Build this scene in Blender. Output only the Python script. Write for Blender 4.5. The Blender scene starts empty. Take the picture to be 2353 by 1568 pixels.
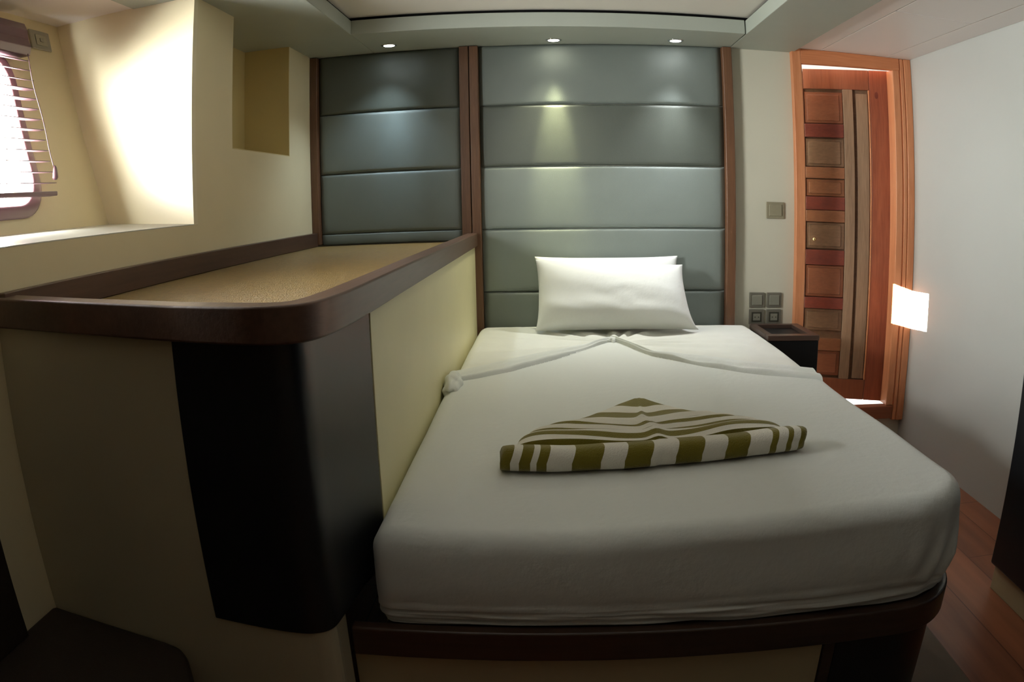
import bpy, bmesh, math, random
from mathutils import Vector, Matrix, noise
random.seed(7)
C = bpy.context.scene.collection
sc = bpy.context.scene
R = math.radians

# ------------------------------------------------------------------ camera, world, big lights, exposure
cam = bpy.data.cameras.new('camera')
co = bpy.data.objects.new('camera', cam); C.objects.link(co); sc.camera = co
# a phone's wide lens: barrel projection fitted to the straight edges of the cabin
rt = Vector((0.99836559, 0.05316824, -0.02095915)); up = Vector((0.01067775, 0.18674554, 0.98235029)); fw = Vector((-0.05614386, 0.98096852, -0.18587261))
m = Matrix.Identity(4)
for r_ in range(3):
    m[r_][0] = rt[r_]; m[r_][1] = up[r_]; m[r_][2] = -fw[r_]
m.translation = Vector((0, 0, 1.22))
co.matrix_world = m
cam.type = 'PANO'
cam.panorama_type = 'FISHEYE_LENS_POLYNOMIAL'
cam.sensor_fit = 'HORIZONTAL'; cam.sensor_width = 36.0; cam.sensor_height = 24.0
cam.fisheye_fov = math.pi
cam.fisheye_polynomial_k0 = 0.0
cam.fisheye_polynomial_k1 = -0.038184609787549076
cam.fisheye_polynomial_k2 = 3.318446198370669e-05
cam.fisheye_polynomial_k3 = -6.420826575026597e-06
cam.fisheye_polynomial_k4 = 1.4114209897207898e-07
cam.clip_start = 0.01

w = bpy.data.worlds.new('World'); sc.world = w; w.use_nodes = True
bg = w.node_tree.nodes['Background']
bg.inputs[0].default_value = (1.0, 0.985, 0.95, 1); bg.inputs[1].default_value = 134.0

def add_light(name, kind, loc, target, energy, col, parent=None, **kw):
    l = bpy.data.lights.new(name, kind); l.energy = energy; l.color = col
    for k_, v_ in kw.items(): setattr(l, k_, v_)
    o = bpy.data.objects.new(name, l); C.objects.link(o)
    o.location = loc
    o.rotation_euler = (Vector(target) - Vector(loc)).to_track_quat('-Z', 'Y').to_euler()
    if parent:
        o.location = Vector(loc) - parent.location; o.parent = parent
    return o
# daylight entering through the hull window: a portal guides the sky's own light
pl = add_light('window_portal', 'AREA', (-1.67, 1.50, 1.55), (0, 1.50, 2.107), 1.0, (1, 1, 1), shape='RECTANGLE', size=.82, size_y=0.6)
try: pl.data.cycles.is_portal = True
except Exception: pl.data.energy = 0.0
# spot lamp standing in for low sun, shining through the added rear opening
SUND = Vector((0.42, 0.85, -0.17)).normalized()
pc = Vector((1.84, 3.46, 0.71))
sunl = add_light('low_sunbeam', 'SPOT', pc - SUND * 90.0, pc, 2.0e7, (1.0, 0.93, 0.82), spot_size=R(0.6), spot_blend=0.0, shadow_soft_size=0.03)
# daylight in the passage behind the ajar door
add_light('passage_daylight', 'AREA', (1.55, 4.55, 1.85), (1.5, 4.0, 1.2), 90, (0.86, 0.94, 1.0), shape='RECTANGLE', size=0.9, size_y=0.5)

sc.view_settings.view_transform = 'Standard'; sc.view_settings.look = 'None'
sc.view_settings.exposure = 0.0; sc.view_settings.gamma = 1.0; sc.view_settings.use_curve_mapping = False
sc.cycles.max_bounces = 10; sc.cycles.diffuse_bounces = 6; sc.cycles.glossy_bounces = 4
sc.cycles.sample_clamp_indirect = 4.0
sc.cycles.use_denoising = True

# ------------------------------------------------------------------ materials
def srgb(r, g, b):
    f = lambda c: (c / 255) / 12.92 if c / 255 <= 0.04045 else ((c / 255 + 0.055) / 1.055) ** 2.4
    return (f(r), f(g), f(b), 1)
def mat(name, col, rough=0.5, spec=0.5, bump=0.0, bscale=60, vary=0.0, vscale=6, sheen=0.0, metal=0.0, coat=0.0, stretch=(1, 1, 1)):
    m = bpy.data.materials.new(name); m.use_nodes = True
    nt = m.node_tree; p = nt.nodes['Principled BSDF']
    p.inputs['Base Color'].default_value = col; p.inputs['Roughness'].default_value = rough
    p.inputs['Specular IOR Level'].default_value = spec; p.inputs['Metallic'].default_value = metal
    p.inputs['Sheen Weight'].default_value = sheen; p.inputs['Coat Weight'].default_value = coat
    g = nt.nodes.new('ShaderNodeNewGeometry'); mp = nt.nodes.new('ShaderNodeMapping'); mp.inputs['Scale'].default_value = stretch
    nt.links.new(g.outputs['Position'], mp.inputs['Vector'])
    if vary:
        n = nt.nodes.new('ShaderNodeTexNoise'); n.inputs['Scale'].default_value = vscale; n.inputs['Detail'].default_value = 5
        nt.links.new(mp.outputs[0], n.inputs['Vector'])
        r = nt.nodes.new('ShaderNodeValToRGB')
        r.color_ramp.elements[0].position = 0.3; r.color_ramp.elements[1].position = 0.7
        r.color_ramp.elements[0].color = tuple(c * (1 - vary) for c in col[:3]) + (1,)
        r.color_ramp.elements[1].color = tuple(min(1, c * (1 + vary)) for c in col[:3]) + (1,)
        nt.links.new(n.outputs['Fac'], r.inputs[0]); nt.links.new(r.outputs[0], p.inputs['Base Color'])
    if bump:
        n2 = nt.nodes.new('ShaderNodeTexNoise'); n2.inputs['Scale'].default_value = bscale; n2.inputs['Detail'].default_value = 6
        nt.links.new(mp.outputs[0], n2.inputs['Vector'])
        b = nt.nodes.new('ShaderNodeBump'); b.inputs['Strength'].default_value = bump; b.inputs['Distance'].default_value = 0.01
        nt.links.new(n2.outputs['Fac'], b.inputs['Height']); nt.links.new(b.outputs[0], p.inputs['Normal'])
    return m
def wood(name, c1, c2, axis='z', rough=0.45, scale=9, coat=0.1, bump=0.15):
    """timber with grain running along axis"""
    st = {'z': (1, 1, 0.07), 'x': (0.07, 1, 1), 'y': (1, 0.07, 1)}[axis]
    m = bpy.data.materials.new(name); m.use_nodes = True
    nt = m.node_tree; p = nt.nodes['Principled BSDF']
    g = nt.nodes.new('ShaderNodeNewGeometry'); mp = nt.nodes.new('ShaderNodeMapping'); mp.inputs['Scale'].default_value = st
    nt.links.new(g.outputs['Position'], mp.inputs['Vector'])
    n = nt.nodes.new('ShaderNodeTexNoise'); n.inputs['Scale'].default_value = scale; n.inputs['Detail'].default_value = 8; n.inputs['Roughness'].default_value = 0.65
    n2 = nt.nodes.new('ShaderNodeTexNoise'); n2.inputs['Scale'].default_value = scale * 14; n2.inputs['Detail'].default_value = 4
    for q in (n, n2): nt.links.new(mp.outputs[0], q.inputs['Vector'])
    mx = nt.nodes.new('ShaderNodeMix'); mx.data_type = 'FLOAT'; mx.inputs[0].default_value = 0.3
    nt.links.new(n.outputs['Fac'], mx.inputs[2]); nt.links.new(n2.outputs['Fac'], mx.inputs[3])
    r = nt.nodes.new('ShaderNodeValToRGB'); r.color_ramp.elements[0].position = 0.36; r.color_ramp.elements[1].position = 0.64
    r.color_ramp.elements[0].color = c1; r.color_ramp.elements[1].color = c2
    nt.links.new(mx.outputs[0], r.inputs[0]); nt.links.new(r.outputs[0], p.inputs['Base Color'])
    b = nt.nodes.new('ShaderNodeBump'); b.inputs['Strength'].default_value = bump; b.inputs['Distance'].default_value = 0.004
    nt.links.new(n2.outputs['Fac'], b.inputs['Height']); nt.links.new(b.outputs[0], p.inputs['Normal'])
    p.inputs['Roughness'].default_value = rough; p.inputs['Coat Weight'].default_value = coat; p.inputs['Coat Roughness'].default_value = 0.25
    return m
def emit(name, col, s):
    m = bpy.data.materials.new(name); m.use_nodes = True; nt = m.node_tree
    p = nt.nodes['Principled BSDF']; p.inputs['Emission Color'].default_value = col; p.inputs['Emission Strength'].default_value = s
    p.inputs['Base Color'].default_value = (0.8, 0.8, 0.8, 1)
    return m

M = {}
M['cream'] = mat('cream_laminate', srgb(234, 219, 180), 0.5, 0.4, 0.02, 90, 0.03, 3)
M['bay'] = mat('cream_satin_laminate', srgb(238, 224, 190), 0.30, 0.42, 0.02, 20, 0.02, 3)
M['ledge'] = mat('white_gloss_ledge', srgb(215, 215, 205), 0.22, 0.6)
M['wallback'] = mat('cream_wall', srgb(212, 208, 190), 0.55, 0.4, 0.02, 90, 0.02, 3)
M['wallright'] = mat('white_laminate', srgb(197, 199, 195), 0.38, 0.5, 0.02, 30, 0.02, 2)
M['ceil'] = mat('white_ceiling_panel', srgb(238, 230, 226), 0.42, 0.5)
M['soffit'] = mat('grey_soffit', srgb(172, 178, 168), 0.5, 0.4, 0.04, 200, 0.03, 4)
M['tray'] = mat('white_tray_ceiling', srgb(240, 234, 226), 0.45, 0.5)
M['black'] = mat('black_shadow_gap', (0.004, 0.004, 0.004, 1), 0.8, 0.1)
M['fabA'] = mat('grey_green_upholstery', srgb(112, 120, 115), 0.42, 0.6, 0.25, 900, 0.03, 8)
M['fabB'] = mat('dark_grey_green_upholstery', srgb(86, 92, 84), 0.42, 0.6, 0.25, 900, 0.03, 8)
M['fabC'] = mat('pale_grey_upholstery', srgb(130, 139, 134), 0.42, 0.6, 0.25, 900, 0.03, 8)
M['trimwood'] = wood('brown_trim_wood', srgb(84, 57, 40), srgb(120, 84, 60), 'z', 0.4)
M['rim'] = wood('dark_brown_edge_wood', srgb(72, 50, 38), srgb(98, 70, 54), 'y', 0.42, 6, 0.06)
M['rimx'] = wood('dark_bed_edge_wood', srgb(48, 34, 26), srgb(70, 50, 38), 'x', 0.38, 6, 0.3)
M['blacklam'] = mat('black_laminate', srgb(24, 26, 29), 0.36, 0.5)
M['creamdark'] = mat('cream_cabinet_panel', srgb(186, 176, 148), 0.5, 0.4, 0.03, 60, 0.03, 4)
M['sidecream_lit'] = mat('lit_cream_side_panel', srgb(226, 218, 174), 0.45, 0.5, 0.03, 60, 0.03, 4)  # paler copy of the cabinet cream, downlight glow put into the colour
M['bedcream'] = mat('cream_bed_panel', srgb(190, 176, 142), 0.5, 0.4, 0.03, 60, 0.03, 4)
M['sheet'] = mat('white_cotton', srgb(219, 222, 218), 0.85, 0.2, 0.18, 45, 0.0, sheen=0.25)
M['sheetflat'] = mat('white_sheet_cotton', srgb(222, 223, 216), 0.85, 0.2, 0.10, 30, 0.025, 12, sheen=0.25)
M['pillow'] = mat('white_pillow_cotton', srgb(238, 240, 238), 0.8, 0.2, 0.12, 30, sheen=0.2)
M['doorframe'] = wood('orange_door_casing_wood', srgb(196, 120, 76), srgb(226, 154, 108), 'z', 0.4)
M['doorframex'] = wood('orange_door_head_wood', srgb(192, 114, 70), srgb(218, 142, 96), 'x', 0.4)
M['doorbase'] = wood('red_brown_door_wood', srgb(122, 66, 42), srgb(150, 88, 58), 'z', 0.4)
M['doorstile'] = wood('red_door_stile_wood', srgb(126, 62, 40), srgb(172, 94, 62), 'z', 0.4)
M['doorred'] = wood('dark_red_rail_wood', srgb(98, 42, 30), srgb(124, 56, 40), 'x', 0.4)
M['doorlight'] = wood('light_rail_wood', srgb(122, 74, 46), srgb(146, 94, 62), 'x', 0.4)
M['doorgrey'] = wood('grey_brown_stile_wood', srgb(118, 90, 66), srgb(158, 126, 98), 'z', 0.5, 14)
M['doorpan1'] = wood('orange_brown_panel_wood', srgb(122, 70, 46), srgb(142, 86, 58), 'x', 0.4)
M['doorpan2'] = wood('grey_brown_panel_wood', srgb(104, 76, 54), srgb(134, 100, 74), 'x', 0.45)
M['ledgewood'] = wood('threshold_wood', srgb(134, 74, 46), srgb(160, 92, 60), 'x', 0.4)
M['plate'] = mat('grey_switch_plate', srgb(116, 112, 100), 0.4, 0.5)
M['plateb'] = mat('beige_switch_plate', srgb(150, 142, 118), 0.4, 0.5)
M['platein'] = mat('grey_switch_inset', srgb(138, 136, 122), 0.35, 0.5)
M['platedark'] = mat('dark_socket_recess', srgb(66, 64, 54), 0.5, 0.4)
M['brass'] = mat('brass', srgb(225, 205, 150), 0.2, 0.5, metal=1.0)
M['chrome'] = mat('chrome', srgb(210, 210, 210), 0.15, 0.5, metal=1.0)
M['lamp'] = emit('lit_lamp_lens', (1.0, 0.98, 0.9, 1), 14)
M['blind'] = mat('plum_brown_slat', srgb(92, 66, 72), 0.35, 0.5)
M['winframe'] = mat('plum_brown_window_frame', srgb(104, 80, 82), 0.35, 0.5, 0.02, 40)
M['bench'] = mat('dark_brown_bench_cushion', srgb(46, 36, 28), 0.6, 0.3, 0.15, 300)
M['nsbrown'] = wood('dark_brown_nightstand_wood', srgb(70, 54, 46), srgb(94, 74, 64), 'x', 0.35, 6, 0.3)
M['nsdark'] = mat('nightstand_black', srgb(10, 11, 14), 0.5, 0.4)
M['vent'] = mat('grey_vent_grille', srgb(140, 134, 118), 0.5, 0.4)
M['rear'] = mat('brown_rear_panelling', srgb(112, 98, 82), 0.6, 0.3)
M['niche'] = mat('tan_niche_lining', srgb(216, 196, 140), 0.5, 0.4, 0.02, 60)
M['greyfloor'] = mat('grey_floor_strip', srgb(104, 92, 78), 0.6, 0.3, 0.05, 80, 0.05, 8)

# plank floor
fm = bpy.data.materials.new('red_brown_floor_planks'); fm.use_nodes = True; nt = fm.node_tree; p = nt.nodes['Principled BSDF']
g = nt.nodes.new('ShaderNodeNewGeometry'); sx = nt.nodes.new('ShaderNodeSeparateXYZ'); nt.links.new(g.outputs['Position'], sx.inputs[0])
cx = nt.nodes.new('ShaderNodeCombineXYZ'); nt.links.new(sx.outputs['Y'], cx.inputs['X']); nt.links.new(sx.outputs['X'], cx.inputs['Y'])
br = nt.nodes.new('ShaderNodeTexBrick'); nt.links.new(cx.outputs[0], br.inputs['Vector']); br.offset = 0.37
br.inputs['Scale'].default_value = 1.0; br.inputs['Brick Width'].default_value = 1.3; br.inputs['Row Height'].default_value = 0.19; br.inputs['Mortar Size'].default_value = 0.0025
br.inputs['Color1'].default_value = (0.35, 0.35, 0.35, 1); br.inputs['Color2'].default_value = (0.65, 0.65, 0.65, 1); br.inputs['Mortar'].default_value = (0, 0, 0, 1)
mp = nt.nodes.new('ShaderNodeMapping'); mp.inputs['Scale'].default_value = (1, 0.09, 1); nt.links.new(g.outputs['Position'], mp.inputs[0])
n = nt.nodes.new('ShaderNodeTexNoise'); n.inputs['Scale'].default_value = 16; n.inputs['Detail'].default_value = 8; nt.links.new(mp.outputs[0], n.inputs['Vector'])
mx = nt.nodes.new('ShaderNodeMix'); mx.data_type = 'FLOAT'; mx.inputs[0].default_value = 0.5
nt.links.new(n.outputs['Fac'], mx.inputs[2]); nt.links.new(br.outputs['Color'], mx.inputs[3])
r = nt.nodes.new('ShaderNodeValToRGB'); r.color_ramp.elements[0].position = 0.3; r.color_ramp.elements[1].position = 0.66
r.color_ramp.elements[0].color = srgb(104, 60, 40); r.color_ramp.elements[1].color = srgb(168, 106, 74)
nt.links.new(mx.outputs[0], r.inputs[0]); nt.links.new(r.outputs[0], p.inputs['Base Color']); p.inputs['Roughness'].default_value = 0.35
M['floor'] = fm

# speckled counter lining
cm = mat('tan_speckled_lining', srgb(156, 126, 68), 0.32, 0.8, 1.0, 260, 0.22, 90)
M['lining'] = cm

# glass: clear, thin
gm = bpy.data.materials.new('window_glass'); gm.use_nodes = True; nt = gm.node_tree; nt.nodes.remove(nt.nodes['Principled BSDF'])
tr = nt.nodes.new('ShaderNodeBsdfTransparent'); tr.inputs[0].default_value = (0.95, 0.97, 0.97, 1)
gl = nt.nodes.new('ShaderNodeBsdfGlossy'); gl.inputs['Roughness'].default_value = 0.02
ms = nt.nodes.new('ShaderNodeMixShader'); ms.inputs[0].default_value = 0.06
nt.links.new(tr.outputs[0], ms.inputs[1]); nt.links.new(gl.outputs[0], ms.inputs[2]); nt.links.new(ms.outputs[0], nt.nodes['Material Output'].inputs[0])
M['glass'] = gm

def stripes(name, axis, edges, c_on, c_off):
    """cloth woven in two colours; the pattern is fixed to the cloth's own UV map"""
    m = mat(name, c_off, 0.9, 0.15, 0.35, 260, sheen=0.3); nt = m.node_tree; p = nt.nodes['Principled BSDF']
    uv = nt.nodes.new('ShaderNodeUVMap'); uv.uv_map = 'UVMap'
    s = nt.nodes.new('ShaderNodeSeparateXYZ'); nt.links.new(uv.outputs[0], s.inputs[0])
    r = nt.nodes.new('ShaderNodeValToRGB'); cr = r.color_ramp; cr.interpolation = 'CONSTANT'
    pts = []
    for a, b in edges: pts += [(a, c_on), (b, c_off)]
    if pts[0][0] > 0: cr.elements[0].color = c_off; cr.elements[0].position = 0; k = 1
    else: k = 0
    first = True
    for pos, col in pts:
        if k == 0 and first: cr.elements[0].position = 0; cr.elements[0].color = col; first = False; continue
        first = False
        if len(cr.elements) == 2 and cr.elements[1].position == 1.0 and not getattr(stripes, 'used', False):
            e = cr.elements[1]; e.position = pos; e.color = col; stripes.used = True
        else:
            e = cr.elements.new(pos); e.color = col
    stripes.used = False
    nt.links.new(s.outputs[axis], r.inputs[0]); nt.links.new(r.outputs[0], p.inputs['Base Color'])
    return m
OL = srgb(112, 102, 28); WH = srgb(222, 218, 206)
barE = [(0, .03), (.057, .09), (.113, .143), (.22, .31), (.384, .467), (.55, .634), (.711, .79), (.869, .893), (.926, .946), (.976, 1.0)]
M['towel_bar'] = stripes('olive_striped_towelling', 'X', barE, OL, WH)
triE = [(0.0, .20), (.34, .515), (.645, .675), (.715, .745), (.785, .81), (.85, .88), (.92, .95)]
M['towel_fan'] = stripes('olive_banded_towelling', 'Y', triE, OL, WH)

# ------------------------------------------------------------------ builders
def thing(name, label, cat, loc, group=None, kind=None):
    o = bpy.data.objects.new(name, None); C.objects.link(o); o.location = loc; o.empty_display_size = 0.1
    if label: o['label'] = label
    if cat: o['category'] = cat
    if group: o['group'] = group
    if kind: o['kind'] = kind
    bpy.context.view_layer.update()
    return o
def tag(o, label, cat, group=None):
    o['label'] = label; o['category'] = cat
    if group: o['group'] = group
    return o
def wloc(p):
    v = Vector((0, 0, 0))
    while p is not None: v = v + p.location; p = p.parent
    return v
def obj(name, bm, material, parent=None, smooth=False, bevel=0.0, label=None, base=None, seg=2):
    """one mesh object; vertices come in world coordinates"""
    bmesh.ops.recalc_face_normals(bm, faces=bm.faces)
    if parent is not None: off = wloc(parent)
    else:
        if base is None:
            xs = [v.co.x for v in bm.verts]; ys = [v.co.y for v in bm.verts]; zs = [v.co.z for v in bm.verts]
            base = ((min(xs) + max(xs)) / 2, (min(ys) + max(ys)) / 2, min(zs))
        off = Vector(base)
    # children sit at their parent's origin
    bmesh.ops.translate(bm, verts=bm.verts, vec=-off)
    me = bpy.data.meshes.new(name); bm.to_mesh(me); bm.free()
    o = bpy.data.objects.new(name, me); C.objects.link(o)
    if parent is not None: o.parent = parent
    else: o.location = off
    me.materials.append(material)
    if smooth:
        for f in me.polygons: f.use_smooth = True
    if bevel:
        b = o.modifiers.new('bevel', 'BEVEL'); b.width = bevel; b.segments = seg; b.limit_method = 'ANGLE'; b.angle_limit = R(35)
        for f in me.polygons: f.use_smooth = True
        try:
            b.harden_normals = True
        except Exception: pass
    if label: o['label'] = label
    return o
def struct(name, bm, material, parent=None, **kw):
    o = obj(name, bm, material, parent, **kw)
    if parent is None: o['kind'] = 'structure'
    return o
def bx(bm, x0, x1, y0, y1, z0, z1):
    vs = [bm.verts.new(v) for v in [(x0, y0, z0), (x1, y0, z0), (x1, y1, z0), (x0, y1, z0), (x0, y0, z1), (x1, y0, z1), (x1, y1, z1), (x0, y1, z1)]]
    for q in [(0, 1, 2, 3), (4, 5, 6, 7), (0, 1, 5, 4), (1, 2, 6, 5), (2, 3, 7, 6), (3, 0, 4, 7)]: bm.faces.new([vs[i] for i in q])
    return bm
def box(*a): return bx(bmesh.new(), *a)
def prism(bm, pts, z0, z1):
    a = [bm.verts.new((p[0], p[1], z0)) for p in pts]; b = [bm.verts.new((p[0], p[1], z1)) for p in pts]
    bm.faces.new(a); bm.faces.new(b); n = len(pts)
    for i in range(n): bm.faces.new([a[i], a[(i + 1) % n], b[(i + 1) % n], b[i]])
    return bm
def strip_solid(bm, outer, inner, z0, z1):
    """a band between two open polylines of equal length, with thickness in z"""
    n = len(outer)
    rows = [[bm.verts.new((p[0], p[1], z)) for p in line] for line, z in ((outer, z0), (outer, z1), (inner, z1), (inner, z0))]
    for k in range(4):
        a, b = rows[k], rows[(k + 1) % 4]
        for i in range(n - 1): bm.faces.new([a[i], a[i + 1], b[i + 1], b[i]])
    bm.faces.new([rows[k][0] for k in range(4)]); bm.faces.new([rows[k][-1] for k in range(4)])
    return bm
def offset_line(pts, d):
    out = []
    for i, p in enumerate(pts):
        a = Vector(pts[max(i - 1, 0)]); b = Vector(pts[min(i + 1, len(pts) - 1)])
        t = (b - a).normalized(); n = Vector((-t.y, t.x)); out.append((p[0] + n.x * d, p[1] + n.y * d))
    return out
def smoothline(pts, sub=6, keep=()):
    """Catmull-Rom through 2-D points"""
    P = [Vector(p) for p in pts]; out = []
    for i in range(len(P) - 1):
        p0 = P[i - 1] if i > 0 else P[i] * 2 - P[i + 1]; p1 = P[i]; p2 = P[i + 1]; p3 = P[i + 2] if i + 2 < len(P) else P[i + 1] * 2 - P[i]
        for k in range(sub):
            t = k / sub
            out.append(tuple(0.5 * ((2 * p1) + (p2 - p0) * t + (2 * p0 - 5 * p1 + 4 * p2 - p3) * t * t + (3 * p1 - p0 - 3 * p2 + p3) * t ** 3)))
    out.append(tuple(P[-1])); return out
def tube(bm, pts, r, n=8, rr=None, flat=1.0):
    rings = []
    for i, p in enumerate(pts):
        p = Vector(p); a = Vector(pts[max(i - 1, 0)]); b = Vector(pts[min(i + 1, len(pts) - 1)]); t = (b - a).normalized()
        u = t.cross(Vector((0, 0, 1)));
        if u.length < 1e-3: u = Vector((1, 0, 0))
        u.normalize(); v = u.cross(t); rad = rr[i] if rr else r
        rings.append([bm.verts.new(p + (u * math.cos(q) + v * math.sin(q) * flat) * rad) for q in [2 * math.pi * k / n for k in range(n)]])
    for i in range(len(rings) - 1):
        for k in range(n): bm.faces.new([rings[i][k], rings[i][(k + 1) % n], rings[i + 1][(k + 1) % n], rings[i + 1][k]])
    bm.faces.new(rings[0]); bm.faces.new(rings[-1]); return bm
def lathe(bm, cx, cy, prof, n=24):
    rings = [[bm.verts.new((cx + r_ * math.cos(2 * math.pi * k / n), cy + r_ * math.sin(2 * math.pi * k / n), z)) for k in range(n)] for r_, z in prof]
    for i in range(len(rings) - 1):
        for k in range(n): bm.faces.new([rings[i][k], rings[i][(k + 1) % n], rings[i + 1][(k + 1) % n], rings[i + 1][k]])
    bm.faces.new(rings[0]); bm.faces.new(rings[-1]); return bm
def rrect(x0, x1, y0, y1, r, n=8):
    """rounded rectangle, r = radii (x1y0, x1y1, x0y1, x0y0)"""
    out = []
    for (cx_, cy_, a0), q in zip([(x1, y0, -90), (x1, y1, 0), (x0, y1, 90), (x0, y0, 180)], r):
        sx_ = -1 if cx_ == x1 else 1; sy_ = -1 if cy_ == y1 else 1
        for k in range(n + 1):
            a = R(a0 + 90 * k / n); out.append((cx_ + sx_ * q + q * math.cos(a), cy_ + sy_ * q + q * math.sin(a)))
    return out

# ------------------------------------------------------------------ the room shell
XL, XR, YB, YR = -1.15, 1.85, 3.5, -.42
ZS = 1.972
struct('floor', box(-1.25, 2.3, YR, 4.9, -0.06, 0.0), M['floor'])
bm = bmesh.new(); bx(bm, -1.42, 1.215, YB, YB + .1, 0, 2.14); bx(bm, 1.80, 1.95, YB, YB + .1, 0, 2.14); bx(bm, 1.215, 1.80, YB, YB + .1, 0, 0.15); bx(bm, 1.215, 1.80, YB, YB + .1, 2.0, 2.14)
struct('wall_back', bm, M['wallback'])
struct('wall_right', box(XR, XR + .08, YR, YB, 0, 2.14), M['wallright'])
# left wall: low part, and upper part behind the bay with the niche cut in
struct('wall_left_lower', box(XL - .1, XL, 1.06, YB, 0, 1.197), M['cream'])
struct('wall_left_near', box(XL - .1, XL, YR, 1.06, 0, 1.197), M['rear'])
bm = bmesh.new()
bx(bm, XL - .03, XL, 2.23, 2.532, 1.197, ZS); bx(bm, XL - .03, XL, 3.159, YB, 1.197, ZS); bx(bm, XL - .03, XL, 2.532, 3.159, 1.197, 1.464)
struct('wall_left', bm, M['cream'])
struct('wall_left_rear', box(XL - .03, XL, YR, .30, 1.197, ZS), M['rear'])
bm = bmesh.new()
bx(bm, -1.40, -1.37, 2.50, 3.19, 1.45, ZS); bx(bm, -1.37, XL - .0005, 2.530, 2.535, 1.45, ZS); bx(bm, -1.37, XL - .0005, 3.155, 3.161, 1.45, ZS); bx(bm, -1.37, XL - .0005, 2.532, 3.159, 1.462, 1.468)
struct('wall_niche', bm, M['niche'])
struct('wall_bay', box(-2.0, XL, 2.20, 2.23, 1.1975, 2.05), M['bay'])
struct('wall_bay_near', box(-2.0, XL, .27, .30, 1.15, 2.05), M['cream'])
bm = bmesh.new()
vs = [bm.verts.new(v) for v in [(XL, .30, 1.2), (XL, 2.20, 1.2), (-1.58, 2.20, 1.231), (-1.58, .30, 1.231), (XL, .30, 1.1975), (XL, 2.20, 1.1975), (-1.58, 2.20, 1.215), (-1.58, .30, 1.215)]]
for q in [(0, 1, 2, 3), (4, 5, 6, 7), (0, 1, 5, 4), (1, 2, 6, 5), (2, 3, 7, 6), (3, 0, 4, 7)]: bm.faces.new([vs[i] for i in q])
struct('trim_1', bm, M['ledge'])
# slanted hull wall with the window opening
def hx(z, off=0.0): return -1.5 + off - (z - 1.226) * 0.3316
def loop(y0, y1, z0, z1, r_, n=8): return rrect(y0, y1, z0, z1, (r_,) * 4, n)
def slant_ring(outer, inner, off0, off1):
    bm = bmesh.new(); n = len(inner)
    L = [[bm.verts.new((hx(z, off), y, z)) for y, z in ring] for ring, off in ((outer, off0), (inner, off0), (inner, off1), (outer, off1))]
    for k in range(4):
        a, b = L[k], L[(k + 1) % 4]
        for i in range(n): bm.faces.new([a[i], a[(i + 1) % n], b[(i + 1) % n], b[i]])
    return bm
WY0, WY1, WZ0, WZ1 = 1.13, 1.868, 1.267, 1.835
op = loop(WY0, WY1, WZ0, WZ1, .13, 10)
n4 = len(op) // 4
outr = []
for (cy_, cz_), i in zip([(2.2, 1.16), (2.2, 2.06), (.30, 2.06), (.30, 1.16)], range(4)): outr += [(cy_, cz_)] * n4
bm = bmesh.new()
fr = [bm.verts.new((hx(z), y, z)) for y, z in op]; bk = [bm.verts.new((hx(z, -.05), y, z)) for y, z in op]
N = len(op)
for lp, off in ((fr, 0), (bk, -.05)):
    cs = [bm.verts.new((hx(z, off), y, z)) for y, z in [(2.2, 1.16), (2.2, 2.06), (.30, 2.06), (.30, 1.16)]]
    for q in range(4):
        for i in range(q * n4, (q + 1) * n4 - 1): bm.faces.new([cs[q], lp[i], lp[i + 1]])
        bm.faces.new([cs[q], lp[(q + 1) * n4 - 1], lp[((q + 1) * n4) % N], cs[(q + 1) % 4]])
for i in range(N): bm.faces.new([fr[i], fr[(i + 1) % N], bk[(i + 1) % N], bk[i]])
struct('wall_hull', bm, M['cream'])
win = struct('window_1', slant_ring(loop(WY0, WY1, WZ0, WZ1, .13, 10), loop(WY0 + .04, WY1 - .036, WZ0 + .040, WZ1 - .036, .10, 10), .012, -.045), M['winframe'], bevel=.006, base=(-1.6, 1.24, 1.26))
bm = bmesh.new(); lp = loop(WY0 + .03, WY1 - .03, WZ0 + .03, WZ1 - .03, .11, 10)
bm.faces.new([bm.verts.new((hx(z, -.03), y, z)) for y, z in lp]); bm.faces.new([bm.verts.new((hx(z, -.036), y, z)) for y, z in lp])
obj('glass_pane', bm, M['glass'], win)

# ceilings
struct('ceiling_bay', box(-2.0, XL - .03, .27, 2.23, 1.976, 2.05), M['ceil'])
TX0, TX1, TYL, TYR = -.832, .866, 3.056, 3.165
def quad_prism(pts, z0, z1): return prism(bmesh.new(), pts, z0, z1)
def ymid(x): return TYL + (x - TX0) / (TX1 - TX0) * (TYR - TYL)
struct('ceiling_soffit_left', quad_prism([(-1.40, YR), (TX0, YR), (TX0, TYL), (TX0, YB), (-1.40, YB)], ZS, 2.037), M['soffit'], bevel=.003)
struct('ceiling_soffit_back', quad_prism([(TX0, TYL), (TX1, TYR), (TX1 + .002, YB), (TX0, YB)], ZS, 2.037), M['soffit'], bevel=.003)
struct('ceiling_soffit_right', quad_prism([(TX1 + .005, YR), (1.197, YR), (1.197, YB), (TX1 + .005, YB)], ZS, 2.037), M['soffit'], bevel=.003)
struct('ceiling', box(-1.42, 1.24, YR, YB, 2.055, 2.14), M['tray'])
struct('trim_2', quad_prism([(TX0 - .02, YR), (TX1 + .03, YR), (TX1 + .03, TYR + .03), (TX0 - .02, TYL + .03)], 2.051, 2.056), M['tray'])
bm = bmesh.new(); bx(bm, -1.41, TX0 - .012, YR, YB, 2.0375, 2.0505); bx(bm, TX1 + .02, 1.23, YR, YB, 2.0375, 2.0505); prism(bm, [(TX0 - .012, TYL + .012), (TX1 + .02, TYR + .012), (TX1 + .02, YB), (TX0 - .012, YB)], 2.0375, 2.0505)
struct('tray_shadow_gap', bm, M['black'])  # shadow line round the raised tray, put in as a black strip
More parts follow.
